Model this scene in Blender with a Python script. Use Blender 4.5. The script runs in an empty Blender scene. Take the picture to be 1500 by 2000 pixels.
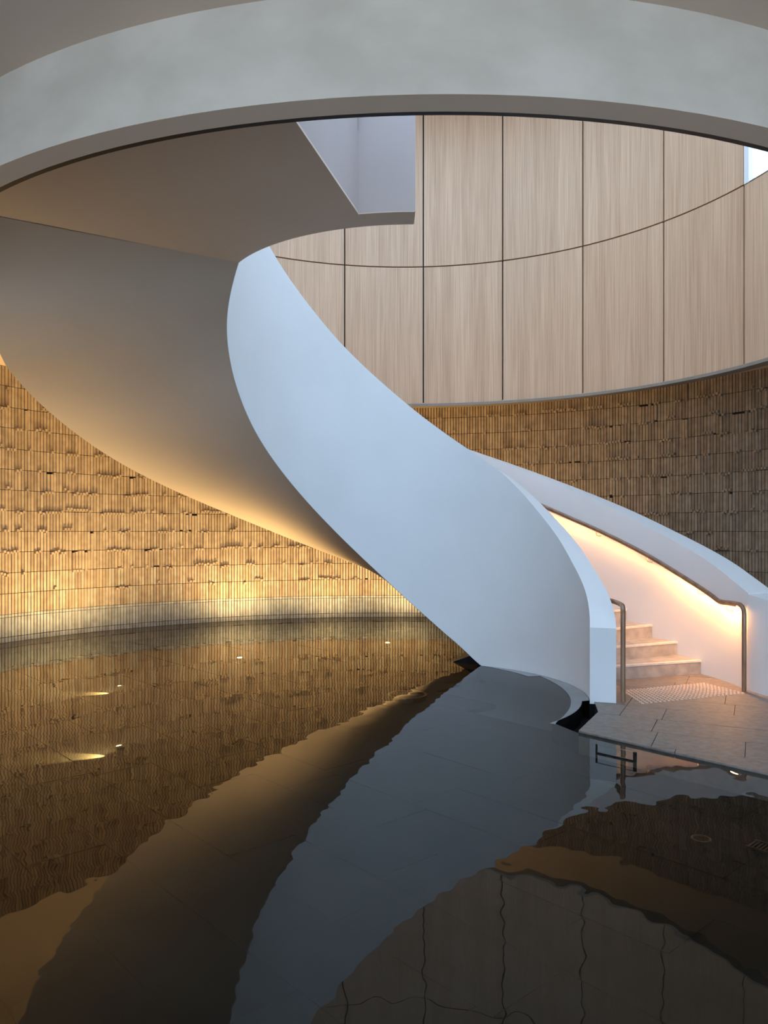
import bpy, bmesh, math, random
from mathutils import Vector, Matrix
random.seed(7)
S = bpy.context.scene
COL = S.collection
R = math.radians
PI = math.pi

# ------------------------------------------------------------------ camera, sky, exposure
cam = bpy.data.objects.new('camera', bpy.data.cameras.new('camera'))
COL.objects.link(cam)
cam.location = (0, 0, 1.6)
cam.rotation_euler = (R(90), 0, 0)
cam.data.sensor_fit = 'VERTICAL'
cam.data.sensor_height = 36.0
cam.data.lens = 27.0
cam.data.shift_y = 0.0175
cam.data.clip_start = 0.05
S.camera = cam

world = bpy.data.worlds.new('daylight')
S.world = world
world.use_nodes = True
wn = world.node_tree.nodes['Background']
wn.inputs[0].default_value = (0.56, 0.79, 1.09, 1)
wn.inputs[1].default_value = 2.2

S.view_settings.view_transform = 'Standard'
S.view_settings.look = 'None'
S.view_settings.gamma = 1.0
S.view_settings.use_curve_mapping = False
S.view_settings.exposure = 0.68

WALL_LAMP = 135.0       # pool floor luminaires
RAIL_LED = 360.0        # emission of the led strip under the handrails
WARM = (1.0, 0.69, 0.33)

# ------------------------------------------------------------------ materials
def nodes(name):
    m = bpy.data.materials.new(name)
    m.use_nodes = True
    nt = m.node_tree
    return m, nt, nt.nodes['Principled BSDF']

def mottled(name, c0, c1, scale, rough, stretch=(1, 1, 1), bump=0.0, detail=5, metal=0.0, lo=.35, hi=.65):
    m, nt, b = nodes(name)
    tc = nt.nodes.new('ShaderNodeNewGeometry')
    mp = nt.nodes.new('ShaderNodeMapping')
    mp.inputs['Scale'].default_value = stretch
    nt.links.new(tc.outputs['Position'], mp.inputs['Vector'])
    n = nt.nodes.new('ShaderNodeTexNoise')
    n.inputs['Scale'].default_value = scale
    n.inputs['Detail'].default_value = detail
    nt.links.new(mp.outputs[0], n.inputs['Vector'])
    r = nt.nodes.new('ShaderNodeValToRGB')
    r.color_ramp.elements[0].position = lo
    r.color_ramp.elements[0].color = (*c0, 1)
    r.color_ramp.elements[1].position = hi
    r.color_ramp.elements[1].color = (*c1, 1)
    nt.links.new(n.outputs['Fac'], r.inputs['Fac'])
    nt.links.new(r.outputs[0], b.inputs['Base Color'])
    b.inputs['Roughness'].default_value = rough
    b.inputs['Metallic'].default_value = metal
    if bump:
        bp = nt.nodes.new('ShaderNodeBump')
        bp.inputs['Strength'].default_value = bump
        bp.inputs['Distance'].default_value = 0.01
        nt.links.new(n.outputs['Fac'], bp.inputs['Height'])
        nt.links.new(bp.outputs[0], b.inputs['Normal'])
    return m

def emitter(name, col, strength):
    m, nt, b = nodes(name)
    b.inputs['Base Color'].default_value = (*col, 1)
    b.inputs['Emission Color'].default_value = (*col, 1)
    b.inputs['Emission Strength'].default_value = strength
    return m

M_white = mottled('white_paint', (.74, .74, .73), (.78, .78, .77), 1.2, .55)
M_ceil = mottled('ceiling_paint', (.62, .60, .58), (.66, .64, .62), .9, .7)
M_plaster = mottled('polished_plaster', (.57, .495, .405), (.67, .585, .49), 2.6, .6, stretch=(1, 1, 1.6), detail=8, bump=.05)
M_stone = mottled('grey_bluestone', (.165, .138, .115), (.225, .192, .165), 22, .55, detail=9, bump=.25)
M_step = mottled('step_stone', (.30, .28, .25), (.43, .40, .36), 8, .6, detail=9, bump=.2)
M_nosing = mottled('nosing_stone', (.62, .57, .48), (.72, .67, .57), 20, .6)
M_wetledge = mottled('wet_honed_stone', (.17, .18, .19), (.21, .22, .23), 3, .12)
M_basin = mottled('dark_basin_stone', (.009, .0088, .008), (.016, .015, .013), 3.5, .6, detail=8, bump=.2)
M_black = mottled('black_stone', (.008, .008, .009), (.014, .014, .015), 6, .3)
M_mortar = mottled('dark_mortar', (.02, .014, .009), (.035, .024, .015), 20, .9)
M_grout = mottled('grey_grout', (.07, .06, .055), (.10, .09, .08), 20, .9)
M_bronze = mottled('brown_handrail', (.23, .125, .07), (.34, .20, .12), 14, .36, stretch=(1, 1, .3), metal=.35)
M_steel = mottled('dark_steel', (.05, .05, .05), (.10, .10, .10), 30, .3, metal=.9)
M_bracket = mottled('bracket_metal', (.28, .25, .16), (.36, .32, .22), 20, .35, metal=.8)
M_stud = mottled('stud_metal', (.62, .45, .32), (.74, .56, .42), 40, .4, metal=.3)
M_lilac_shade = mottled('white_paint_lilac_light', (.50, .42, .39), (.54, .455, .425), 1.2, .6)  # white balustrade paint with the lilac light on the landing put into its colour
M_warm_bounce = mottled('warm_bounce_paving', (.46, .35, .25), (.58, .45, .33), 2, .8)  # unseen entry paving, tan chosen to bounce warm light onto the ceiling
M_shadowgap = mottled('black_trim_metal', (.012, .010, .009), (.02, .016, .014), 20, .5)
M_beige = mottled('panel_edge_trim', (.24, .20, .16), (.28, .23, .185), 6, .6)
M_led = emitter('led_strip_glow', (1.0, .44, .12), RAIL_LED)
M_lens = emitter('lamp_lens_glow', (1.0, .80, .50), 12)
M_lensdim = mottled('lamp_lens_soft', (.10, .09, .07), (.14, .12, .10), 30, .2)

for m_ in (M_basin, M_black):     # under water stone has next to no gloss of its own
    m_.node_tree.nodes['Principled BSDF'].inputs['Specular IOR Level'].default_value = .04
M_taupe_shade_pale = mottled('white_paint_shaded_pale', (.80, .655, .53), (.84, .69, .56), .9, .65)  # white undersides of ring and landing, brown of the low light in the colour
M_taupe_shade_ceil = mottled('white_ceiling_shaded', (.66, .53, .42), (.71, .57, .46), .9, .65)  # white ceiling, its low-light brown put into the colour
M_taupe_shade = mottled('white_soffit_shaded', (.57, .475, .385), (.61, .51, .415), .9, .65)  # same white as the balustrade, colour darkened to the unlit brown under the flight

# oak with long vertical grain
M_oak, nt, b = nodes('oak_veneer')
g = nt.nodes.new('ShaderNodeNewGeometry')
oi = nt.nodes.new('ShaderNodeObjectInfo')
add = nt.nodes.new('ShaderNodeVectorMath'); add.operation = 'ADD'
comb = nt.nodes.new('ShaderNodeCombineXYZ')
ml = nt.nodes.new('ShaderNodeMath'); ml.operation = 'MULTIPLY'; ml.inputs[1].default_value = 37.0
nt.links.new(oi.outputs['Random'], ml.inputs[0])
nt.links.new(ml.outputs[0], comb.inputs[0]); nt.links.new(ml.outputs[0], comb.inputs[2])
nt.links.new(g.outputs['Position'], add.inputs[0]); nt.links.new(comb.outputs[0], add.inputs[1])
def grain(sc, detail, c0, c1, lo, hi, dist=0.0):
    mp = nt.nodes.new('ShaderNodeMapping'); mp.inputs['Scale'].default_value = sc
    nt.links.new(add.outputs[0], mp.inputs[0])
    n = nt.nodes.new('ShaderNodeTexNoise'); n.inputs['Scale'].default_value = 1; n.inputs['Detail'].default_value = detail
    n.inputs['Distortion'].default_value = dist
    nt.links.new(mp.outputs[0], n.inputs['Vector'])
    r = nt.nodes.new('ShaderNodeValToRGB')
    r.color_ramp.elements[0].position = lo; r.color_ramp.elements[0].color = (*c0, 1)
    r.color_ramp.elements[1].position = hi; r.color_ramp.elements[1].color = (*c1, 1)
    nt.links.new(n.outputs['Fac'], r.inputs[0])
    return r
ga = grain((75, 75, 1.1), 6, (.52, .325, .195), (.70, .475, .31), .30, .70, .25)
gb = grain((5, 5, .12), 3, (.88, .85, .82), (1.0, 1.0, 1.0), .35, .65)
mx = nt.nodes.new('ShaderNodeMix'); mx.data_type = 'RGBA'; mx.blend_type = 'MULTIPLY'; mx.inputs[0].default_value = 1
nt.links.new(ga.outputs[0], mx.inputs[6]); nt.links.new(gb.outputs[0], mx.inputs[7])
nt.links.new(mx.outputs[2], b.inputs['Base Color'])
b.inputs['Roughness'].default_value = .5

# brick: a tint per brick, and a soft grain over it
M_brick, nt, b = nodes('clay_brick')
at = nt.nodes.new('ShaderNodeAttribute'); at.attribute_name = 'tint'
g = nt.nodes.new('ShaderNodeNewGeometry')
n = nt.nodes.new('ShaderNodeTexNoise'); n.inputs['Scale'].default_value = 9; n.inputs['Detail'].default_value = 6
nt.links.new(g.outputs['Position'], n.inputs['Vector'])
r = nt.nodes.new('ShaderNodeValToRGB')
r.color_ramp.elements[0].position = .3; r.color_ramp.elements[0].color = (.72, .70, .68, 1)
r.color_ramp.elements[1].position = .62; r.color_ramp.elements[1].color = (1, 1, 1, 1)
nt.links.new(n.outputs['Fac'], r.inputs[0])
mx = nt.nodes.new('ShaderNodeMix'); mx.data_type = 'RGBA'; mx.blend_type = 'MULTIPLY'; mx.inputs[0].default_value = 1
nt.links.new(at.outputs['Color'], mx.inputs[6]); nt.links.new(r.outputs[0], mx.inputs[7])
nt.links.new(mx.outputs[2], b.inputs['Base Color'])
b.inputs['Roughness'].default_value = .8

# still shallow water: fresnel mirror over a clear body, with faint ripples
M_water = bpy.data.materials.new('pool_water'); M_water.use_nodes = True
nt = M_water.node_tree
nt.nodes.remove(nt.nodes['Principled BSDF'])
out = nt.nodes['Material Output']
gl = nt.nodes.new('ShaderNodeBsdfGlossy'); gl.inputs['Roughness'].default_value = 0.0
tr = nt.nodes.new('ShaderNodeBsdfTransparent'); tr.inputs[0].default_value = (.80, .78, .70, 1)
fr = nt.nodes.new('ShaderNodeFresnel'); fr.inputs[0].default_value = 1.33
mixs = nt.nodes.new('ShaderNodeMixShader')
g = nt.nodes.new('ShaderNodeNewGeometry')
io = nt.nodes.new('ShaderNodeMapRange'); io.inputs['To Min'].default_value = 1.33; io.inputs['To Max'].default_value = 1 / 1.33
nt.links.new(g.outputs['Backfacing'], io.inputs['Value']); nt.links.new(io.outputs[0], fr.inputs[0])
mp = nt.nodes.new('ShaderNodeMapping'); mp.inputs['Scale'].default_value = (1, 1, 1)
n1 = nt.nodes.new('ShaderNodeTexNoise'); n1.inputs['Scale'].default_value = 12; n1.inputs['Detail'].default_value = 0
n2 = nt.nodes.new('ShaderNodeTexNoise'); n2.inputs['Scale'].default_value = 1.6; n2.inputs['Detail'].default_value = 1
nt.links.new(g.outputs['Position'], mp.inputs[0])
nt.links.new(mp.outputs[0], n1.inputs['Vector']); nt.links.new(g.outputs['Position'], n2.inputs['Vector'])
def vm(op, a=None, b=None, va=None, vb=None):
    n = nt.nodes.new('ShaderNodeVectorMath'); n.operation = op
    if a is not None: nt.links.new(a, n.inputs[0])
    if b is not None: nt.links.new(b, n.inputs[1])
    if vb is not None: n.inputs[1].default_value = vb
    return n.outputs[0]
w1_ = vm('MULTIPLY', vm('SUBTRACT', n1.outputs['Color'], vb=(.5, .5, .5)), vb=(.014, .014, 0))
w2_ = vm('MULTIPLY', vm('SUBTRACT', n2.outputs['Color'], vb=(.5, .5, .5)), vb=(.011, .011, 0))
nrm = vm('NORMALIZE', vm('ADD', vm('ADD', w1_, w2_), vb=(0, 0, 1)))
nt.links.new(nrm, gl.inputs['Normal'])
nt.links.new(fr.outputs[0], mixs.inputs[0]); nt.links.new(tr.outputs[0], mixs.inputs[1]); nt.links.new(gl.outputs[0], mixs.inputs[2])
nt.links.new(mixs.outputs[0], out.inputs['Surface'])

M_glass = bpy.data.materials.new('clear_glass'); M_glass.use_nodes = True
nt = M_glass.node_tree
nt.nodes.remove(nt.nodes['Principled BSDF'])
out = nt.nodes['Material Output']
gl = nt.nodes.new('ShaderNodeBsdfGlossy'); gl.inputs['Roughness'].default_value = 0.0
tr = nt.nodes.new('ShaderNodeBsdfTransparent'); tr.inputs[0].default_value = (.95, .98, .98, 1)
fr = nt.nodes.new('ShaderNodeFresnel')
g = nt.nodes.new('ShaderNodeNewGeometry')
io = nt.nodes.new('ShaderNodeMapRange'); io.inputs['To Min'].default_value = 1.45; io.inputs['To Max'].default_value = 1 / 1.45
nt.links.new(g.outputs['Backfacing'], io.inputs['Value']); nt.links.new(io.outputs[0], fr.inputs[0])
mixs = nt.nodes.new('ShaderNodeMixShader')
nt.links.new(fr.outputs[0], mixs.inputs[0]); nt.links.new(tr.outputs[0], mixs.inputs[1]); nt.links.new(gl.outputs[0], mixs.inputs[2])
nt.links.new(mixs.outputs[0], out.inputs['Surface'])

# ------------------------------------------------------------------ helpers
def link(name, me, mat=None, parent=None, **props):
    o = bpy.data.objects.new(name, me)
    COL.objects.link(o)
    if mat is not None and me is not None and not me.materials:
        me.materials.append(mat)
    if parent is not None:
        o.parent = parent
    for k, v in props.items():
        o[k] = v
    return o

def mesh(name, verts, faces, smooth=False):
    me = bpy.data.meshes.new(name)
    me.from_pydata([tuple(v) for v in verts], [], faces)
    if smooth:
        me.polygons.foreach_set('use_smooth', [True] * len(me.polygons))
    me.update()
    return me

def empty(name, loc, **props):
    o = bpy.data.objects.new(name, None)
    COL.objects.link(o)
    o.location = loc
    for k, v in props.items():
        o[k] = v
    return o

class MB:
    def __init__(s): s.v = []; s.f = []; s.sm = []
    def add(s, vs, fs, smooth=False):
        n = len(s.v); s.v += [tuple(v) for v in vs]
        s.f += [tuple(i + n for i in f) for f in fs]; s.sm += [smooth] * len(fs)
    def strip(s, A, B, smooth=True):
        n = len(A)
        s.add(list(A) + list(B), [(i, i + 1, n + i + 1, n + i) for i in range(n - 1)], smooth)
    def prism(s, poly, z0, z1):
        n = len(poly)
        vs = [(x, y, z0) for x, y in poly] + [(x, y, z1) for x, y in poly]
        fs = [tuple(range(n - 1, -1, -1)), tuple(range(n, 2 * n))]
        fs += [(i, (i + 1) % n, n + (i + 1) % n, n + i) for i in range(n)]
        s.add(vs, fs)
    def box(s, c, h, rot=0.0):
        cs, sn = math.cos(rot), math.sin(rot)
        P = []
        for z in (-1, 1):
            for x, y in ((-1, -1), (1, -1), (1, 1), (-1, 1)):
                X, Y = x * h[0], y * h[1]
                P.append((c[0] + X * cs - Y * sn, c[1] + X * sn + Y * cs, c[2] + z * h[2]))
        s.add(P, [(3, 2, 1, 0), (4, 5, 6, 7), (0, 1, 5, 4), (1, 2, 6, 5), (2, 3, 7, 6), (3, 0, 4, 7)])
    def tube(s, pts, r, n=12, cap=True):
        pts = [Vector(p) for p in pts]
        rings = []
        up = Vector((0, 0, 1))
        prev = None
        for i, p in enumerate(pts):
            t = (pts[min(i + 1, len(pts) - 1)] - pts[max(i - 1, 0)]).normalized()
            if prev is None:
                a = t.cross(up)
                if a.length < .05: a = t.cross(Vector((1, 0, 0)))
            else:
                a = prev - t * prev.dot(t)
            a.normalize(); prev = a
            bb = t.cross(a)
            rings.append([p + (a * math.cos(2 * PI * k / n) + bb * math.sin(2 * PI * k / n)) * r for k in range(n)])
        vs = [v for rg in rings for v in rg]
        fs = []
        for i in range(len(rings) - 1):
            for k in range(n):
                fs.append((i * n + k, i * n + (k + 1) % n, (i + 1) * n + (k + 1) % n, (i + 1) * n + k))
        s.add(vs, fs, True)
        if cap:
            s.add(rings[0], [tuple(range(n - 1, -1, -1))]); s.add(rings[-1], [tuple(range(n))])
    def cyl(s, c, r, z0, z1, n=24, r1=None):
        r1 = r if r1 is None else r1
        A = [(c[0] + r * math.cos(2 * PI * k / n), c[1] + r * math.sin(2 * PI * k / n), z0) for k in range(n + 1)]
        B = [(c[0] + r1 * math.cos(2 * PI * k / n), c[1] + r1 * math.sin(2 * PI * k / n), z1) for k in range(n + 1)]
        s.strip(A, B)
        s.add(A[:-1], [tuple(range(n - 1, -1, -1))]); s.add(B[:-1], [tuple(range(n))])
    def ring(s, c, r0, r1, z0, z1, n=48):
        def L(r, z): return [(c[0] + r * math.cos(2 * PI * k / n), c[1] + r * math.sin(2 * PI * k / n), z) for k in range(n + 1)]
        s.strip(L(r1, z0), L(r1, z1)); s.strip(L(r0, z1), L(r0, z0)); s.strip(L(r0, z0), L(r1, z0)); s.strip(L(r1, z1), L(r0, z1))
    def build(s, name, mat, parent=None, **props):
        me = bpy.data.meshes.new(name)
        me.from_pydata(s.v, [], s.f)
        me.polygons.foreach_set('use_smooth', s.sm)
        me.update()
        return link(name, me, mat, parent, **props)

def table(T):
    xs = [a for a, _ in T]; ys = [b for _, b in T]; n = len(T)
    m = []
    for i in range(n):
        if i == 0: m.append((ys[1] - ys[0]) / (xs[1] - xs[0]))
        elif i == n - 1: m.append((ys[-1] - ys[-2]) / (xs[-1] - xs[-2]))
        else: m.append((ys[i + 1] - ys[i - 1]) / (xs[i + 1] - xs[i - 1]))
    def f(x):
        if x <= xs[0]: return ys[0]
        if x >= xs[-1]: return ys[-1]
        for i in range(n - 1):
            if x <= xs[i + 1]: break
        h = xs[i + 1] - xs[i]; t = (x - xs[i]) / h
        return ((2 * t**3 - 3 * t**2 + 1) * ys[i] + (t**3 - 2 * t**2 + t) * h * m[i]
                + (-2 * t**3 + 3 * t**2) * ys[i + 1] + (t**3 - t**2) * h * m[i + 1])
    return f

def frange(a, b, n): return [a + (b - a) * i / n for i in range(n + 1)]

# ------------------------------------------------------------------ plan geometry (metres; water level z = 0)
C = (.228, 7.57)          # centre of the stair well
D = (.28, 7.53)           # centre of the timber lined drum
W = (.10, 7.85); RW = 6.25  # brick wall
ZC = 3.925                # ceiling
ZR = 3.47                 # underside of drum ring
FZ = .02                  # stone floor
def pc(r, deg, z=None, c=C):
    p = (c[0] + r * math.cos(R(deg)), c[1] + r * math.sin(R(deg)))
    return p if z is None else (*p, z)

E0 = (1.531, 6.045)                      # corner of the platform edge at the slot
ED = Vector((.959, -1.065)).normalized() # platform edge direction (towards camera right)
EN = Vector((-ED.y, ED.x))               # normal, into the platform
P3 = (1.86, 6.67)
PIER = (1.935, 7.06)

# ---- clipping of convex polygons
def clip(poly, p, n):
    out_ = []
    for i in range(len(poly)):
        a, b_ = poly[i], poly[(i + 1) % len(poly)]
        da = (a[0] - p[0]) * n[0] + (a[1] - p[1]) * n[1]
        db = (b_[0] - p[0]) * n[0] + (b_[1] - p[1]) * n[1]
        if da >= 0: out_.append(a)
        if (da >= 0) != (db >= 0):
            t = da / (da - db)
            out_.append((a[0] + (b_[0] - a[0]) * t, a[1] + (b_[1] - a[1]) * t))
    return out_
def area(poly):
    return .5 * sum(poly[i][0] * poly[(i + 1) % len(poly)][1] - poly[(i + 1) % len(poly)][0] * poly[i][1] for i in range(len(poly)))

# ------------------------------------------------------------------ water and basin
EY = 0.55
efar = (E0[0] + ED.x * (E0[1] - EY) / -ED.y, EY)
water = [efar, E0]
P1 = pc(1.67, -45.5)
water += [pc(1.67, a) for a in frange(-45.5, -14, 20)]
water += [pc(1.735, a) for a in frange(-12, 58, 40)]
water += [pc(3.7, 60), pc(RW - .02, 58, c=W)]
water += [pc(RW - .01, a, c=W) for a in frange(60, 207, 80)]
water += [(-5.6, EY)]
me = mesh('pool_water', [(x, y, 0) for x, y in (water if area(water) > 0 else water[::-1])], [tuple(range(len(water)))])
link('pool_water', me, M_water, kind='stuff', label='still dark reflecting pool water with the spiral stair mirrored in it', category='water')

m = MB()
m.prism([(-6.4, EY - .05), (6.0, EY - .05), (6.4, 14.3), (-6.4, 14.3)], -.40, -.20)
basin = m.build('pool_basin', M_black, kind='structure')
U = Vector((.669, -.743)); V = Vector((.743, .669))
cnt = 0
cand = []
for j in range(-16, 30):
    off = random.uniform(0, .9)
    for i in range(-16, 16):
        u0 = i * .92 + off; v0 = j * .43
        c = U * (u0 + .455) + V * (v0 + .21)
        if c.y < EY + .2 or (c - Vector(W)).length > RW - .35 and c.y > 6: continue
        if c.x < -5.3 or c.x > 5: continue
        if (c - Vector(E0)).dot(EN) > .25 and c.x > 1: continue
        d = Vector((c.x - C[0], c.y - C[1])).length
        if c.x > 1.6 and c.y > 6: continue
        cand.append((c.y, u0, v0))
cand.sort()
rest = MB()
for k, (_, u0, v0) in enumerate(cand):
    q = []
    for a, b_ in ((.0015, .0015), (.9185, .0015), (.9185, .4285), (.0015, .4285)):
        p = U * (u0 + a) + V * (v0 + b_); q.append((p.x, p.y))
    dz = random.uniform(-.003, .003)
    q = clip(q, (0, EY), (0, 1))
    if len(q) < 3: continue
    if k < 295:
        mm = MB(); mm.prism(q, -.2, -.16 + dz); mm.build('paving_slab', M_basin, basin)
    else:
        rest.prism(q, -.2, -.16 + dz)
if rest.v: rest.build('paving_slab_infill', M_basin, basin, kind='stuff')
# basin front kerb and slot beside the stair
m = MB(); m.prism([(-6.4, EY - .25), (efar[0] + .0, EY - .25), (efar[0], EY), (-6.4, EY)], -.3, FZ)
m.build('kerb', M_stone, basin)
m = MB()
slot_in = [pc(1.67, a) for a in frange(-45.5, -14, 14)]
m.strip([(x, y, 0.001) for x, y in slot_in], [(x, y, -.17) for x, y in slot_in])
slot_out = [E0, P3, PIER]
m.strip([(x, y, FZ) for x, y in slot_out], [(x, y, -.17) for x, y in slot_out], False)
m.strip([(P1[0], P1[1], 0), (E0[0], E0[1], 0)], [(P1[0], P1[1], -.17), (E0[0], E0[1], -.17)], False)
m.add([(x, y, -.15) for x, y in slot_in + [PIER, P3, E0]], [tuple(range(len(slot_in) + 3))])
m.build('drain_slot', M_black, basin)
m = MB(); pa_ = frange(-16.9, 60, 60)
m.strip([pc(1.738, a, -.17) for a in pa_], [pc(1.738, a, .0) for a in pa_]); m.strip([pc(1.738, a, .0) for a in pa_], [pc(1.98, a, .0) for a in pa_])
m.add([pc(1.738, -16.9, -.17), pc(1.738, -16.9, 0), pc(1.98, -16.9, 0), pc(1.98, -16.9, -.17)], [(0, 1, 2, 3)])
m.build('footing', M_black, basin)
# pale honed ledge that rings the foot of the stair wall, just awash
m = MB()
A = [pc(1.735 if a > -13 else 1.668, a, .002) for a in frange(-47, 58, 70)]
B = []
for a in frange(-47, 58, 70):
    t = (a + 47) / 105
    w = .17 * math.sin(PI * min(1, t * 1.35)) ** .6 if t < .74 else .17 * max(0, (1 - t) / .26) ** .8
    B.append(pc(1.735 - max(w, .004) - .0, a, .002))
m.strip(A, B)
m.build('ledge', M_wetledge, basin)
# black plinth below the springing of the stair
m = MB()
a0, a1, a2 = (.83, 9.30), (1.19, 9.06), (1.45, 10.2)
m.add([(.83, 9.30, 0), (1.22, 9.05, 0), (1.22, 9.05, .19), (1.1, 10.2, 0), (1.5, 10.0, 0), (1.5, 10.0, .19)],
      [(0, 1, 2), (3, 5, 4), (0, 2, 5, 3), (1, 4, 5, 2), (0, 3, 4, 1)])
m.build('plinth', M_black, basin)

# ------------------------------------------------------------------ stone floor
m = MB()
fl = [efar, (efar[0], -4), (9, -4), (9, 14), pc(RW + .2, 58, c=W), pc(3.6, 60), pc(1.99, 60)]
fl += [pc(1.9, a) for a in frange(60, -15, 10)] + [PIER, P3, E0]
m.prism(fl[::-1], -.3, FZ - .012)
floor = m.build('floor', M_grout, kind='structure')
m = MB(); m.prism([(-9, -14), (9, -14), (9, -4), (efar[0], -4), (efar[0], EY - .25), (-9, EY - .25)], -.3, FZ)
m.build('entry_paving', M_warm_bounce, floor)
U = Vector((.90, -.436)); V = Vector((.436, .90))
tiles = []
for j in range(-12, 30):
    u = -8 + random.uniform(0, .8)
    while u < 14:
        L = random.choice((.34, .62, .62, .88, .88, 1.1))
        q = []
        for a, b_ in ((.0025, .0025), (L - .0025, .0025), (L - .0025, .427), (.0025, .427)):
            p = U * (u + a) + V * (j * .43 + b_ - .12); q.append((p.x, p.y))
        u += L
        cx = sum(p[0] for p in q) / 4; cy = sum(p[1] for p in q) / 4
        if cx > 6.5 or cy < 1.5 or cy > 12: continue
        rr = math.hypot(cx - C[0], cy - C[1])
        if rr > 4.3 and cy > 7.2: continue
        if math.degrees(math.atan2(cy - C[1], cx - C[0])) > 22 or rr < 1.5: continue
        q = clip(q, E0, EN)
        if len(q) < 3: continue
        d34 = Vector((P3[0] - E0[0], P3[1] - E0[1])); n34 = (d34.y, -d34.x)
        d3p = Vector((PIER[0] - P3[0], PIER[1] - P3[1])); n3p = (d3p.y, -d3p.x)
        qa = clip(clip(q, P3, (0, -1)), E0, n34)
        qb = clip(clip(q, P3, (0, 1)), P3, n3p)
        qs = [x for x in (qa, qb) if len(x) >= 3 and abs(area(x)) > 1e-4]
        if qs: tiles.append((cy, qs))
tiles.sort(key=lambda t: t[0])
for _, qs in tiles[:295]:
    mm = MB()
    for q in qs: mm.prism(q, FZ - .02, FZ + random.uniform(-.0008, .0008))
    mm.build('paving_slab', M_stone, floor)
# warning studs
m = MB()
Q = [Vector(p) for p in ((2.33, 7.55), (3.30, 7.93), (3.50, 7.41), (2.33, 6.95))]
for i in range(25):
    for j in range(11):
        s_, t_ = (i + .5) / 25, (j + .5) / 11
        p = (Q[0] * (1 - s_) + Q[1] * s_) * (1 - t_) + (Q[3] * (1 - s_) + Q[2] * s_) * t_
        m.cyl((p.x, p.y), .0165, FZ, FZ + .008, 8, .011)
m.build('tactile_studs', M_stud, floor, kind='stuff', label='patch of small metal warning studs before the first step')

# ------------------------------------------------------------------ brick wall
wall = None
m = MB()
arc = frange(-42, 222, 160)
m.strip([pc(RW + .035, a, -.3, W) for a in arc], [pc(RW + .035, a, ZC, W) for a in arc])
m.strip([pc(RW + .25, a, -.3, W) for a in arc], [pc(RW + .25, a, ZC, W) for a in arc])
m.strip([pc(RW + .035, a, ZC, W) for a in arc], [pc(RW + .25, a, ZC, W) for a in arc])
wall = m.build('wall_back', M_mortar, kind='structure')
# courses: (z0, z1, kind)
courses = [(.004, .072, 0), (.080, .352, 0), (.358, .396, 2)]
z = .402
while z < ZC - .05:
    courses.append((z, min(z + .287, ZC - .003), 1)); z += .295
cols = [(.40, .31, .215), (.375, .29, .20), (.43, .335, .235), (.35, .27, .185), (.40, .32, .23), (.32, .245, .172), (.445, .36, .26)]
cols0 = [(.36, .375, .36), (.33, .345, .33), (.39, .405, .39), (.345, .345, .32), (.37, .38, .36)]  # mineral bloom greys of the lowest courses, cooled to offset the warm lamp light
step = .0505 / RW
ncol = int(R(264) / step)
def px(p):   # where a point falls in the picture, only to choose which bricks are large enough to be single objects
    return 750 + 1500 * p[0] / p[1], 1035 - 1500 * (p[2] - 1.6) / p[1]
soff_line = table([(0, 700), (100, 805), (235, 905), (450, 1005), (600, 1066), (740, 1120)])
shared = {}
def brick_mesh(col, h, w, kind):
    key = (col, round(h, 3), w, kind)
    if key in shared: return shared[key]
    mm = MB(); mm.box((0, .035, 0), (w / 2, .035, h / 2))
    me = bpy.data.meshes.new('brick'); me.from_pydata(mm.v, [], mm.f)
    a = me.attributes.new('tint', 'FLOAT_COLOR', 'FACE')
    for q in range(len(me.polygons)): a.data[q].color = (*col, 1)
    me.materials.append(M_brick); shared[key] = me
    return me
BV = []; BF = []; BC = []
singles = []
for ci, (z0, z1, kd) in enumerate(courses):
    phase = random.uniform(0, 100)
    run = 0
    off = [0.0] * ncol
    i = 0
    while i < ncol:       # proud bricks come in short runs
        if kd == 1 and random.random() < .018:
            L = random.choice((1, 1, 2, 2, 3, 4, 6, 8)); d = random.uniform(.010, .022)
            for k in range(L):
                if i + k < ncol: off[i + k] = d * random.choice((1, 1, .55, 1))
            i += L + 1
        else: i += 1
    for i in range(ncol):
        th = R(-42) + (i + .5) * step
        dz = 0
        d = off[i]
        if kd == 1:
            if d: dz = random.choice((-.028, -.014, .02, 0, -.028))
            dd = d + random.uniform(0, .005)
        else: dd = random.uniform(0, .002)
        w = .0388
        zz0, zz1 = z0 + dz, z1 + dz
        if kd == 2:
            dz = .0; w = .040
        zz1 = min(zz1, ZC - .002)
        col = random.choice(cols0 if ci <= 2 else cols)
        if ci in (3, 4) and random.random() < .3: col = random.choice([(.42, .36, .27), (.40, .35, .27)])
        rr = RW - dd
        cx, cy = W[0] + rr * math.cos(th), W[1] + rr * math.sin(th)
        tilt = random.uniform(-.004, .004) if kd == 1 else random.uniform(-.0015, .0015)
        p = px((cx, cy, (zz0 + zz1) / 2)) if cy > 1 else (-99, 0)
        key = None
        if 1 < p[0] < 560 and kd != 2 and zz0 > .05 and soff_line(p[0]) + 14 < p[1] and cx < 0:
            key = 1 / cy
        t = Vector((-math.sin(th), math.cos(th))); n_ = Vector((math.cos(th), math.sin(th)))
        singles.append([key or 0, cx, cy, zz0, zz1, th, col, w, dd, kd, tilt])
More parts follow.
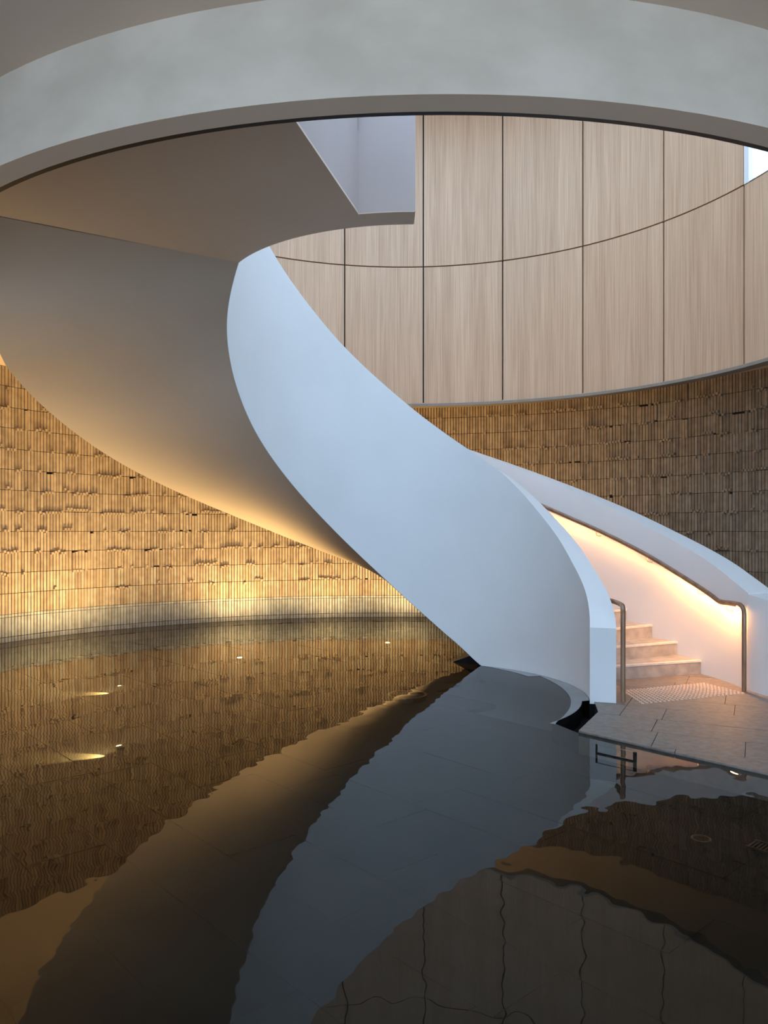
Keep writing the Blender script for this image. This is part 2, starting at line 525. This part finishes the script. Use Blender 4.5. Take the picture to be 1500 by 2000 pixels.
def infill_box(th, r_in, r_out, w, z0, z1, col):
    n_ = Vector((math.cos(th), math.sin(th))); t = Vector((-n_.y, n_.x)) * (w / 2)
    a, b_ = Vector(W) + n_ * r_in, Vector(W) + n_ * r_out
    nb = len(BV)
    for z_ in (z0, z1):
        for p in (a - t, a + t, b_ + t, b_ - t): BV.append((p.x, p.y, z_))
    BF.extend([(nb, nb + 4, nb + 5, nb + 1), (nb + 1, nb + 5, nb + 6, nb + 2), (nb + 3, nb + 7, nb + 4, nb), (nb, nb + 1, nb + 2, nb + 3), (nb + 4, nb + 7, nb + 6, nb + 5)])
    BC.extend([(*col, 1)] * 5)
# header stubs that jut out at the course lines, singly or in short runs
for ci, (z0, z1, kd) in enumerate(courses):
    if kd != 1 or ci < 4: continue
    i = 0
    while i < ncol:
        if random.random() < .12 + .015 * min(ci, 8):
            L = random.choice((1, 1, 1, 2, 2, 3, 3, 4, 5, 8)); base = random.choice((-.036, -.036, -.010, .012))
            d = random.uniform(.034, .052)
            for k in range(L):
                zb_ = z0 + base + random.choice((0, 0, 0, -.018, .014))
                infill_box(R(-42) + (i + k + .5) * step, RW - d - random.uniform(0, .006), RW + .02, .0385, zb_, zb_ + .034, random.choice(cols))
            i += L + random.choice((1, 2, 4))
        else: i += 1
singles.sort(key=lambda s: -s[0])
for k, (key, cx, cy, zz0, zz1, th, col, w, dd, kd, tilt) in enumerate(singles):
    h = zz1 - zz0
    if k < 298 and key:
        o = link('brick', brick_mesh(col, h, w, kd), None, wall)
        o.location = (cx, cy, (zz0 + zz1) / 2)
        o.rotation_euler = (0, tilt, th - PI / 2)
    else:
        t = Vector((-math.sin(th), math.cos(th))) * (w / 2); n_ = Vector((math.cos(th), math.sin(th))) * .07
        nb = len(BV)
        for z_, s_ in ((zz0, -tilt), (zz1, tilt)):
            q = Vector((cx, cy)) + t.normalized() * s_ * .3 / .3 * h * .5 * 2
            for a in (q - t, q + t, q + t + n_, q - t + n_): BV.append((a.x, a.y, z_))
        # faces outwards: front, sides, bottom, top
        BF += [(nb, nb + 4, nb + 5, nb + 1), (nb + 1, nb + 5, nb + 6, nb + 2), (nb + 3, nb + 7, nb + 4, nb), (nb, nb + 1, nb + 2, nb + 3), (nb + 4, nb + 7, nb + 6, nb + 5)]
        BC += [(*col, 1)] * 5
me = bpy.data.meshes.new('brick_infill'); me.from_pydata(BV, [], BF)
a = me.attributes.new('tint', 'FLOAT_COLOR', 'FACE')
a.data.foreach_set('color', [c for q in BC for c in q])
me.materials.append(M_brick)
link('brick_infill', me, None, wall, kind='stuff')

# plain side walls towards the entrance
for nm, x in (('wall_left', -6.4), ('wall_right', 6.6)):
    m = MB(); m.box((x, 1.25, 1.8), (.1, 2.75, 2.12)); m.build(nm, M_ceil, kind='structure')

# ------------------------------------------------------------------ ceiling with the round opening
m = MB()
n = 128
inn = [pc(4.235, 360 * k / n, ZC, D) for k in range(n + 1)]
outp = []
for k in range(n + 1):
    a = 2 * PI * k / n
    dx, dy = math.cos(a), math.sin(a)
    t = min([v for v in ((7.4 - D[0]) / dx if dx > 1e-6 else 1e9, (-7.4 - D[0]) / dx if dx < -1e-6 else 1e9,
                         (15 - D[1]) / dy if dy > 1e-6 else 1e9, (-1.5 - D[1]) / dy if dy < -1e-6 else 1e9)])
    outp.append((D[0] + dx * t, D[1] + dy * t, ZC))
m.strip(inn, outp, False)
m.strip([(x, y, z_ + .5) for x, y, z_ in inn], [(x, y, z_ + .5) for x, y, z_ in outp], False)
m.strip(outp, [(x, y, z_ + .5) for x, y, z_ in outp], False)
m.build('ceiling', M_taupe_shade_ceil, kind='structure')
# drum ring below the ceiling
m = MB()
L = lambda r, z_: [pc(r, 360 * k / 160, z_, D) for k in range(161)]   # full circle
m.strip(L(4.235, ZR), L(4.235, ZC + .02)); 
ring = m.build('wall_drum', M_plaster, kind='structure')
m = MB(); m.strip(L(4.098, ZR), L(4.235, ZR)); m.strip(L(4.098, ZR + .05), L(4.098, ZR))
m.build('ring_soffit', M_taupe_shade_pale, ring)
m = MB()
N_ = lambda r, z_: [pc(r, 170 + 190 * k / 120, z_, D) for k in range(121)]
m.strip(N_(4.060, ZR + .004), N_(4.060, ZR + .04)); m.strip(N_(4.098, ZR + .004), N_(4.060, ZR + .004)); m.strip(N_(4.11, ZR + .04), N_(4.060, ZR + .04))
m.build('trim_1', M_shadowgap, kind='structure')
m = MB()
far_ = frange(-20, 125, 90)
m.strip([pc(4.070, a, ZR - .002, D) for a in far_], [pc(4.070, a, ZR + .035, D) for a in far_])
m.strip([pc(4.235, a, ZR - .002, D) for a in far_], [pc(4.070, a, ZR - .002, D) for a in far_])
m.build('trim_2', M_beige, kind='structure')
# backing of the drum (plaster outer shell above the ceiling)
m = MB()
ba = frange(-60, 208, 150)
m.strip([pc(4.16, a, ZR + .03, D) for a in ba], [pc(4.16, a, 5.60 if a < 18.7 else 8.1, D) for a in ba])
backing = m.build('wall_upper', M_shadowgap, kind='structure')
PW = 16.71
g0 = 18.746
gap = .30
for k in range(-5, 12):
    a0_ = g0 + k * PW + gap / 2; a1_ = g0 + (k + 1) * PW - gap / 2
    if a1_ > 212: continue
    for row, (z0, z1) in enumerate(((ZR + .036, 5.564), (5.582, 8.0))):
        if row and k < 0: continue
        aa = frange(a0_, a1_, 10)
        mm = MB()
        f_ = lambda r, z_: [pc(r, a, z_, D) for a in aa]
        mm.strip(f_(4.08, z0), f_(4.08, z1)); mm.strip(f_(4.15, z0), f_(4.08, z0), False); mm.strip(f_(4.08, z1), f_(4.15, z1), False)
        for e in (0, -1):
            mm.add([f_(4.08, z0)[e], f_(4.15, z0)[e], f_(4.15, z1)[e], f_(4.08, z1)[e]], [(0, 1, 2, 3)])
        mm.build('panel', M_oak, backing)
# roof unseen from below, added to cut the light from the top
m = MB()
for z_ in (8.1, 8.4):
    m.strip([pc(2.7, 360 * k / 96, z_, D) for k in range(97)], [pc(4.3, 360 * k / 96, z_, D) for k in range(97)])
m.strip([pc(2.7, 360 * k / 96, 8.1, D) for k in range(97)], [pc(2.7, 360 * k / 96, 8.4, D) for k in range(97)])
m.build('top_light_ring', M_white, kind='structure')
# upper window to the right of the panels
win = MB()
def post(a, w, z0, z1, m_):
    p = pc(4.12, a, 0, D); m_.box((p[0], p[1], (z0 + z1) / 2), (.05, w, (z1 - z0) / 2), R(a))
post(18.1, .035, 5.57, 8.0, win); post(0, .03, 5.57, 8.0, win); post(-17, .03, 5.57, 8.0, win)
aa = frange(-34, 18.7, 30)
win.strip([pc(4.07, a, 5.575, D) for a in aa], [pc(4.17, a, 5.575, D) for a in aa])
w1 = win.build('window_1', M_white, kind='structure')
mm = MB(); mm.strip([pc(4.12, a, 5.58, D) for a in aa], [pc(4.12, a, 8.0, D) for a in aa]); mm.build('pane', M_glass, w1)
# unseen wall on the near side, added to hold back low sky light
m = MB(); na = frange(262, 326, 40)
m.strip([pc(4.16, a, ZC + .5, D) for a in na], [pc(4.16, a, 5.4, D) for a in na]); m.strip([pc(4.28, a, ZC + .5, D) for a in na], [pc(4.28, a, 5.4, D) for a in na])
m.strip([pc(4.16, a, 5.4, D) for a in na], [pc(4.28, a, 5.4, D) for a in na])
m.strip([pc(4.10, a, ZR + .03, D) for a in na], [pc(4.16, a, ZC + .5, D) for a in na])
m.build('sky_light_screen', M_white, kind='structure')

# ------------------------------------------------------------------ helical stair
stair = empty('helical_staircase', (C[0], C[1], 0), label='sweeping white helical staircase rising out of the dark reflecting pool', category='staircase')
def spart(m, name, mat, parent=stair, **p):
    o = m.build(name, mat, parent, **p)
    return o
# parts are modelled in world space; children keep it through the parent inverse
_old_link = link
def link(name, me, mat=None, parent=None, **props):
    o = _old_link(name, me, mat, parent, **props)
    if parent is not None:
        q = parent
        if q is stair: o.matrix_parent_inverse = Matrix.Translation((-C[0], -C[1], 0))
    return o

zb_in = table([(-20, .0), (40, .0), (56, .0), (58.2, .0), (67, .21), (77.1, .457), (88, .75), (99.6, 1.074), (118.7, 1.612), (130, 1.926), (142.4, 2.262),
               (157, 2.645), (168.5, 2.955), (180, 3.25), (191, 3.50), (200.7, 3.685), (205.7, 3.79), (211.4, ZC)])
zb_out = table([(-20, -.2), (40, -.2), (48, -.16), (58.2, -.02), (77.1, .47), (94.7, .965), (111, 1.375), (128.8, 1.81), (155.2, 2.39), (173.5, 2.79), (185, 3.00), (192, 3.11), (202, 3.40), (211.4, ZC)])
zt_in = table([(-17, .695), (-10, .84), (-3.4, .978), (10.1, 1.245), (20.8, 1.518), (29.6, 1.74), (44.7, 2.145), (53.8, 2.36), (65.6, 2.60), (77.1, 2.854), (87.3, 3.10), (113.2, 3.77),
               (130, 4.235), (142.4, 4.56), (149, 4.73), (165, 5.12), (185, 5.58), (205, 5.88), (215, 5.93), (272, 5.93)])
zt_out = table([(-1, .955), (5, 1.08), (11, 1.222), (25.2, 1.545), (38.2, 1.87), (50.7, 2.18), (63, 2.48), (75, 2.76), (95, 3.25), (130, 4.12), (160, 4.9), (185, 5.55), (205, 5.88), (215, 5.93)])
RI0, RI1, RO0, RO1 = 1.74, 1.972, 3.36, 3.60
def ribbon(angs, r0, r1, zb, zt, dz=lambda a: 0, zb1=None, lead=None):
    m = MB()
    A = [pc(r0, a, zb(a)) for a in angs]; B = [pc(r1, a, (zb1 or zb)(a)) for a in angs]
    T0 = [pc(r0, a, zt(a)) for a in angs]; T1 = [pc(r1, a, zt(a) + dz(a)) for a in angs]
    m.strip(A, T0); m.strip(T1, B); m.strip(T0, T1); m.strip(B, A)
    m.add([A[0], T0[0], T1[0], B[0]], [(0, 1, 2, 3)]); m.add([A[-1], B[-1], T1[-1], T0[-1]], [(0, 1, 2, 3)])
    return m
def zb_i2(a): return zb_in(a) if a < 211.4 else ZC
angs = frange(-16.7, 211.4, 260)
m = ribbon(angs, RI0, RI1, zb_i2, zt_in, lambda a: -.055 * min(1, max(0, (a + 16.7) / 12)), lambda a: zb_i2(a))
spart(m, 'inner_balustrade', M_white)
angs = frange(211.4, 270, 60)
m = ribbon(angs, RI0, RI1, zb_i2, zt_in, lambda a: -.055, lambda a: zb_i2(a))
spart(m, 'landing_parapet', M_lilac_shade)
# outer balustrade: helix, then a straight run towards the entrance
angs = frange(0, 214, 240)
def zb_o2(a): return min(zb_out(a) + (.15 if a > 60 else .0), ZC)
m = ribbon(angs, RO0, RO1, zb_o2, zt_out, lambda a: .02)
a_, b_ = pc(RO0, 0), pc(RO1, 0)
S0 = [(3.588, 7.57), (3.62, 7.40), (3.70, 7.10), (3.84, 6.7)]
S1 = [(3.828, 7.57), (3.86, 7.42), (3.94, 7.15), (4.09, 6.78)]
ZT = [.965, .945, .90, .85]
for P0, P1_ in ((S0, ZT), (S1, [z_ + .02 for z_ in ZT])):
    m.strip([(x, y, -.1) for x, y in P0], [(x, y, z_) for (x, y), z_ in zip(P0, P1_)])
m.strip([(x, y, z_) for (x, y), z_ in zip(S0, ZT)], [(x, y, z_ + .02) for (x, y), z_ in zip(S1, ZT)])
m.add([(*S0[-1], -.1), (*S1[-1], -.1), (*S1[-1], ZT[-1] + .02), (*S0[-1], ZT[-1])], [(0, 1, 2, 3)])
spart(m, 'outer_balustrade', M_white)
# smooth soffit under the flight
angs = frange(52, 211.4, 200)
m = MB()
rows = []
NR = 6
for j in range(NR + 1):
    t = j / NR; r_ = RI0 + .004 + (RO1 + .08 - RI0) * t
    rows.append([pc(r_, a, zb_in(a) * (1 - t) + zb_out(a) * t - .004) for a in angs])
n = len(angs)
m.add([v for rw in rows for v in rw], [(j * n + i, (j + 1) * n + i, (j + 1) * n + i + 1, j * n + i + 1) for j in range(NR) for i in range(n - 1)], True)
up = [(x, y, z_ + .1) for x, y, z_ in rows[-1]]
m.strip(rows[-1], up)
m.strip(up, [(x, y, z_ + .1) for x, y, z_ in rows[0]], True)
spart(m, 'soffit', M_taupe_shade)
# landing slab with the step in its edge
bl = [pc(RI1, a) for a in frange(211.4, 257.8, 30)] + [(-.195, 5.61), (-.496, 4.38), (-.728, 3.452)]
bl += [pc(4.20, a, c=D) for a in frange(255.5, 211, 30)]
m = MB(); m.prism(bl, ZC + .012, ZC + .6)
spart(m, 'landing', M_lilac_shade)
m = MB(); m.prism(bl, ZC - .006, ZC + .011)
spart(m, 'landing_soffit', M_taupe_shade_pale)
m = MB(); m.prism([pc(RI0 + .001, a) for a in frange(211.4, 269.9, 40)] + [pc(RI1 - .0005, a) for a in frange(269.9, 211.4, 40)], ZC - .006, ZC)
spart(m, 'balustrade_soffit', M_taupe_shade_pale)
m = MB(); m.box((-.51, 4.37, 5.0), (.008, .64, .0)) if False else None
wv = [(-.195, 5.61), (-.80, 3.14), (-.95, 3.17), (-.345, 5.66)]
m.prism(wv, ZC + .55, 5.9)
spart(m, 'landing_balustrade', M_lilac_shade)
# steps
NS = 30
for k in range(NS):
    th0 = 12.2 + 6.62 * k; th1 = th0 + 6.62 + (1.2 if k < NS - 1 else 0)
    zt_ = FZ + .15 * (k + 1)
    zl = zt_ - .15 if k else FZ - .02
    aa = frange(th0, th1, 4)
    # risers swing slightly off the radius so that the first steps face the entrance
    def q(r_, a, z_):
        return pc(r_, a + 2.6 * (r_ - RI1) / 1.4 if a == th0 else a + 2.6 * (r_ - RI1) / 1.4, z_)
    mm = MB()
    I = lambda z_: [q(RI1 - .01, a, z_) for a in aa]; O = lambda z_: [q(RO0 + .01, a, z_) for a in aa]
    mm.strip(I(zt_), O(zt_), False); mm.strip(O(zl), I(zl), False)
    mm.add([I(zl)[0], O(zl)[0], O(zt_)[0], I(zt_)[0]], [(0, 1, 2, 3)]); mm.add([I(zl)[-1], I(zt_)[-1], O(zt_)[-1], O(zl)[-1]], [(0, 1, 2, 3)])
    mm.strip(I(zl), I(zt_), False); mm.strip(O(zt_), O(zl), False)
    st = mm.build('step', M_step, stair)
    mm = MB()
    dth = .75
    c0 = [q(RI1 - .005, th0 - .12, zt_ + .002), q(RO0 + .002, th0 - .12, zt_ + .002), q(RO0 + .002, th0 + dth, zt_ + .002), q(RI1 - .005, th0 + dth, zt_ + .002)]
    c1 = [(x, y, z_ - .020) for x, y, z_ in c0]
    mm.add(c0 + c1, [(0, 1, 2, 3), (7, 6, 5, 4), (0, 4, 5, 1), (1, 5, 6, 2), (2, 6, 7, 3), (3, 7, 4, 0)])
    mm.build('nosing', M_nosing, st)

# handrails
zr = table([(0.75, .862), (4, .860), (7.6, .857), (9, .885), (18.9, 1.085), (30.4, 1.35), (41, 1.596), (47.4, 1.742), (53.8, 1.894), (59.3, 2.03), (80, 2.53), (130, 3.75), (200, 5.4)])
RR = 3.295
path = [pc(RR, -1.0, FZ), pc(RR, -1.0, .3), pc(RR, -1.0, .6), pc(RR, -1.0, .77), pc(RR, -.85, .815), pc(RR, -.3, .845), pc(RR, .5, .86), pc(RR, 1.3, .862)]
path += [pc(RR, a, zr(a)) for a in frange(2, 7.4, 5)] + [pc(RR, a, zr(a)) for a in frange(8, 200, 130)]
m = MB(); m.tube(path, .0225, 14)
rail = spart(m, 'handrail', M_bronze)
m = MB()
la = frange(1.5, 190, 160)
def ledline(r0, r1, dz):
    return [pc(r0, a, zr(a) - dz) for a in la], [pc(r1, a, zr(a) - dz) for a in la]
A, B = ledline(RR + .008, RR - .008, .0229)
m.strip(A, B, False)
m.build('led_strip', M_led, rail, label='glowing warm strip under the handrail')
m = MB()
for r_ in (RR - .010, RR + .010):
    m.strip([pc(r_ - .001, a, zr(a) - .015) for a in la], [pc(r_ - .001, a, zr(a) - .0262) for a in la]); m.strip([pc(r_ + .001, a, zr(a) - .015) for a in la], [pc(r_ + .001, a, zr(a) - .0262) for a in la])
m.build('led_channel', M_bronze, rail)
for a in (5.2, 14.2, 28.4, 41.5, 55.4, 69, 83, 97):
    zz = zr(a)
    mm = MB()
    mm.tube([pc(RR, a, zz - .02), pc(RR, a, zz - .055), pc(RR + .008, a - .1, zz - .078), pc(RR + .03, a - .25, zz - .085), pc(RO0 + .004, a - .5, zz - .085)], .0055, 6)
    mm.build('bracket', M_bracket, rail)
# inner handrail, on the stair side of the inner balustrade
RQ = 2.035
def zq(a): return zt_in(a) - .10 if a > 12 else zt_in(12) - .10 - (12 - a) * .0125
pa = -14.2
path = [pc(RQ, pa, FZ), pc(RQ, pa, .3), pc(RQ, pa, .6), pc(RQ, pa, .80), pc(RQ, pa + .2, .85), pc(RQ, pa + .9, .88), pc(RQ, pa + 2.2, .895), pc(RQ, pa + 4, .895)]
def zq(a): return max(.895, zt_in(a) - .26)
path += [pc(RQ, a, zq(a)) for a in frange(-8, 200, 130)]
m = MB(); m.tube(path, .0225, 14)
rail2 = spart(m, 'handrail', M_bronze)
m = MB()
la = frange(20, 190, 150)
m.strip([pc(RQ - .008, a, zq(a) - .0229) for a in la], [pc(RQ + .006, a, zq(a) - .0229) for a in la], False)
m.build('led_strip', M_led, rail2, label='glowing warm strip under the inner handrail')

# ------------------------------------------------------------------ pool luminaires
def lamp(x, y, aim, power, size, label, lens=M_lensdim, z=-.16, group=None, spill=0.0):
    t = empty('pool_light', (x, y, z), label=label, category='light', group='pool floor lights')
    def sub(mm, nm, mat, par=t):
        o = mm.build(nm, mat, par); return o
    m = MB(); m.cyl((0, 0), .05, 0, .012, 20); sub(m, 'base_plate', M_steel)
    m = MB(); m.cyl((0, 0), .032, .012, .075, 20, .036); h = sub(m, 'housing', M_steel)
    m = MB(); m.cyl((0, 0), .031, .075, .080, 20); sub(m, 'lens', lens)
    l = bpy.data.lights.new('lamp_beam', 'SPOT')
    l.energy = power; l.color = WARM; l.spot_size = R(size); l.spot_blend = 1.0; l.shadow_soft_size = .03 if lens is M_lens else .006
    o = bpy.data.objects.new('lamp_beam', l); COL.objects.link(o); o.parent = t
    o.location = (0, 0, .10)
    v = Vector(aim) - Vector((x, y, z + .1))
    o.rotation_euler = v.to_track_quat('-Z', 'Y').to_euler()
    if spill:
        l = bpy.data.lights.new('spill_beam', 'SPOT')
        l.energy = spill; l.color = (1.0, .70, .25); l.spot_size = R(46); l.spot_blend = .6; l.shadow_soft_size = .01
        o = bpy.data.objects.new('spill_beam', l); COL.objects.link(o); o.parent = t
        o.location = (-.05, 0, .07)
        o.rotation_euler = Vector((-1, -.10, -.36)).to_track_quat('-Z', 'Y').to_euler()
def wallpt(a, z): return pc(RW, a, z, W)
lamp(-2.839, 8.269, wallpt(152, 1.4), WALL_LAMP * .6, 165, 'pool light whose spill lies left of centre, second streak from the front', spill=300)
lamp(-2.05, 5.972, wallpt(175, 1.4), WALL_LAMP * .6, 165, 'pool light behind the nearest and largest golden streak in the water', spill=300)
NEAR = WALL_LAMP * 1.9
lamp(-2.30, 12.70, wallpt(114, 2.6), NEAR * .7, 168, 'pool light close to the brick wall left of the bright lamp', spill=70)
lamp(-4.05, 10.70, wallpt(143, 2.6), NEAR, 168, 'pool light at the foot of the brick wall, second from the left edge', spill=70)
lamp(-4.90, 8.60, wallpt(172, 2.6), NEAR, 168, 'added pool light out of view beyond the left edge, raking the brick wall')  # unseen lamp, added to graze the wall from close by
lamp(-.95, 13.25, wallpt(99, 2.6), NEAR * .4, 168, 'added pool light at the foot of the wall, lighting the soffit tip')  # extra lamp, added to brighten the low end of the soffit
lamp(.35, 13.35, wallpt(88, 2.6), NEAR * .4, 168, 'pool light at the foot of the wall beside the stair edge', spill=45)
lamp(-1.902, 10.118, wallpt(118, 3.5), WALL_LAMP * 1.6, 168, 'bright white pool light in the middle of the water, by the wall', lens=M_lens)
lamp(.054, 11.467, wallpt(95, 3.5), WALL_LAMP * 1.2, 168, 'small bright pool light nearest the white stair edge', lens=M_lens)
# pool light hidden behind the stair that washes the back wall
lamp(2.6, 12.6, wallpt(64, 3.2), WALL_LAMP * .45, 110, 'pool light hidden behind the stair below the timber drum', z=FZ)

# round water nozzle cover in the pool centre
t = empty('nozzle_cover', (.245, 8.0, -.16), label='round dark cover ringed by a ripple in the pool beside the stair', category='drain cover')
m = MB(); m.cyl((0, 0), .15, 0, .03, 40); m.build('cap', M_basin, t)
m = MB(); m.ring((0, 0), .18, .205, 0, .05, 48); m.build('rim', M_steel, t)
t = empty('basin_drain', (1.80, 4.36, -.16), label='small round drain set in the dark pool floor at right', category='drain')
m = MB(); m.cyl((0, 0), .045, 0, .004, 24); m.build('strainer', M_black, t)
m = MB(); m.ring((0, 0), .045, .055, 0, .01, 32); m.build('rim', M_steel, t)
t = empty('linear_grate', (2.05, 4.30, -.16), label='long slotted grate in the dark pool floor at the right edge', category='grate')
ga = math.atan2(-.743, .669)
m = MB()
for s_ in (-1, 1): m.box((0.62 * math.cos(ga) - s_ * .06 * math.sin(ga), .62 * math.sin(ga) + s_ * .06 * math.cos(ga), .006), (.62, .004, .006), ga)
m.build('frame', M_steel, t)
m = MB()
for k in range(60):
    d = .01 + k * .0207
    m.box((d * math.cos(ga), d * math.sin(ga), .005), (.004, .058, .004), ga)
m.build('grate_bars', M_steel, t, kind='stuff')

# little steel frame standing at the water's edge
t = empty('steel_frame', (1.523, 5.505, 0), label='small open metal frame standing in the water near the paved edge', category='frame')
v = Vector((1.731 - 1.523, 5.298 - 5.505)); L_ = v.length; ang = math.atan2(v.y, v.x)
c = v / 2
m = MB(); m.box((c.x, c.y, .004), (L_ / 2, .004, .006), ang); m.build('lower_rail', M_steel, t)
m = MB(); m.box((c.x, c.y, .066), (L_ / 2, .0025, .002), ang); m.build('upper_rail', M_bracket, t)
for s_, w_ in ((0, .005), (1, .011)):
    m = MB(); m.box((v.x * s_, v.y * s_, .034), (w_, .006, .034), ang); m.build('post', M_steel, t)
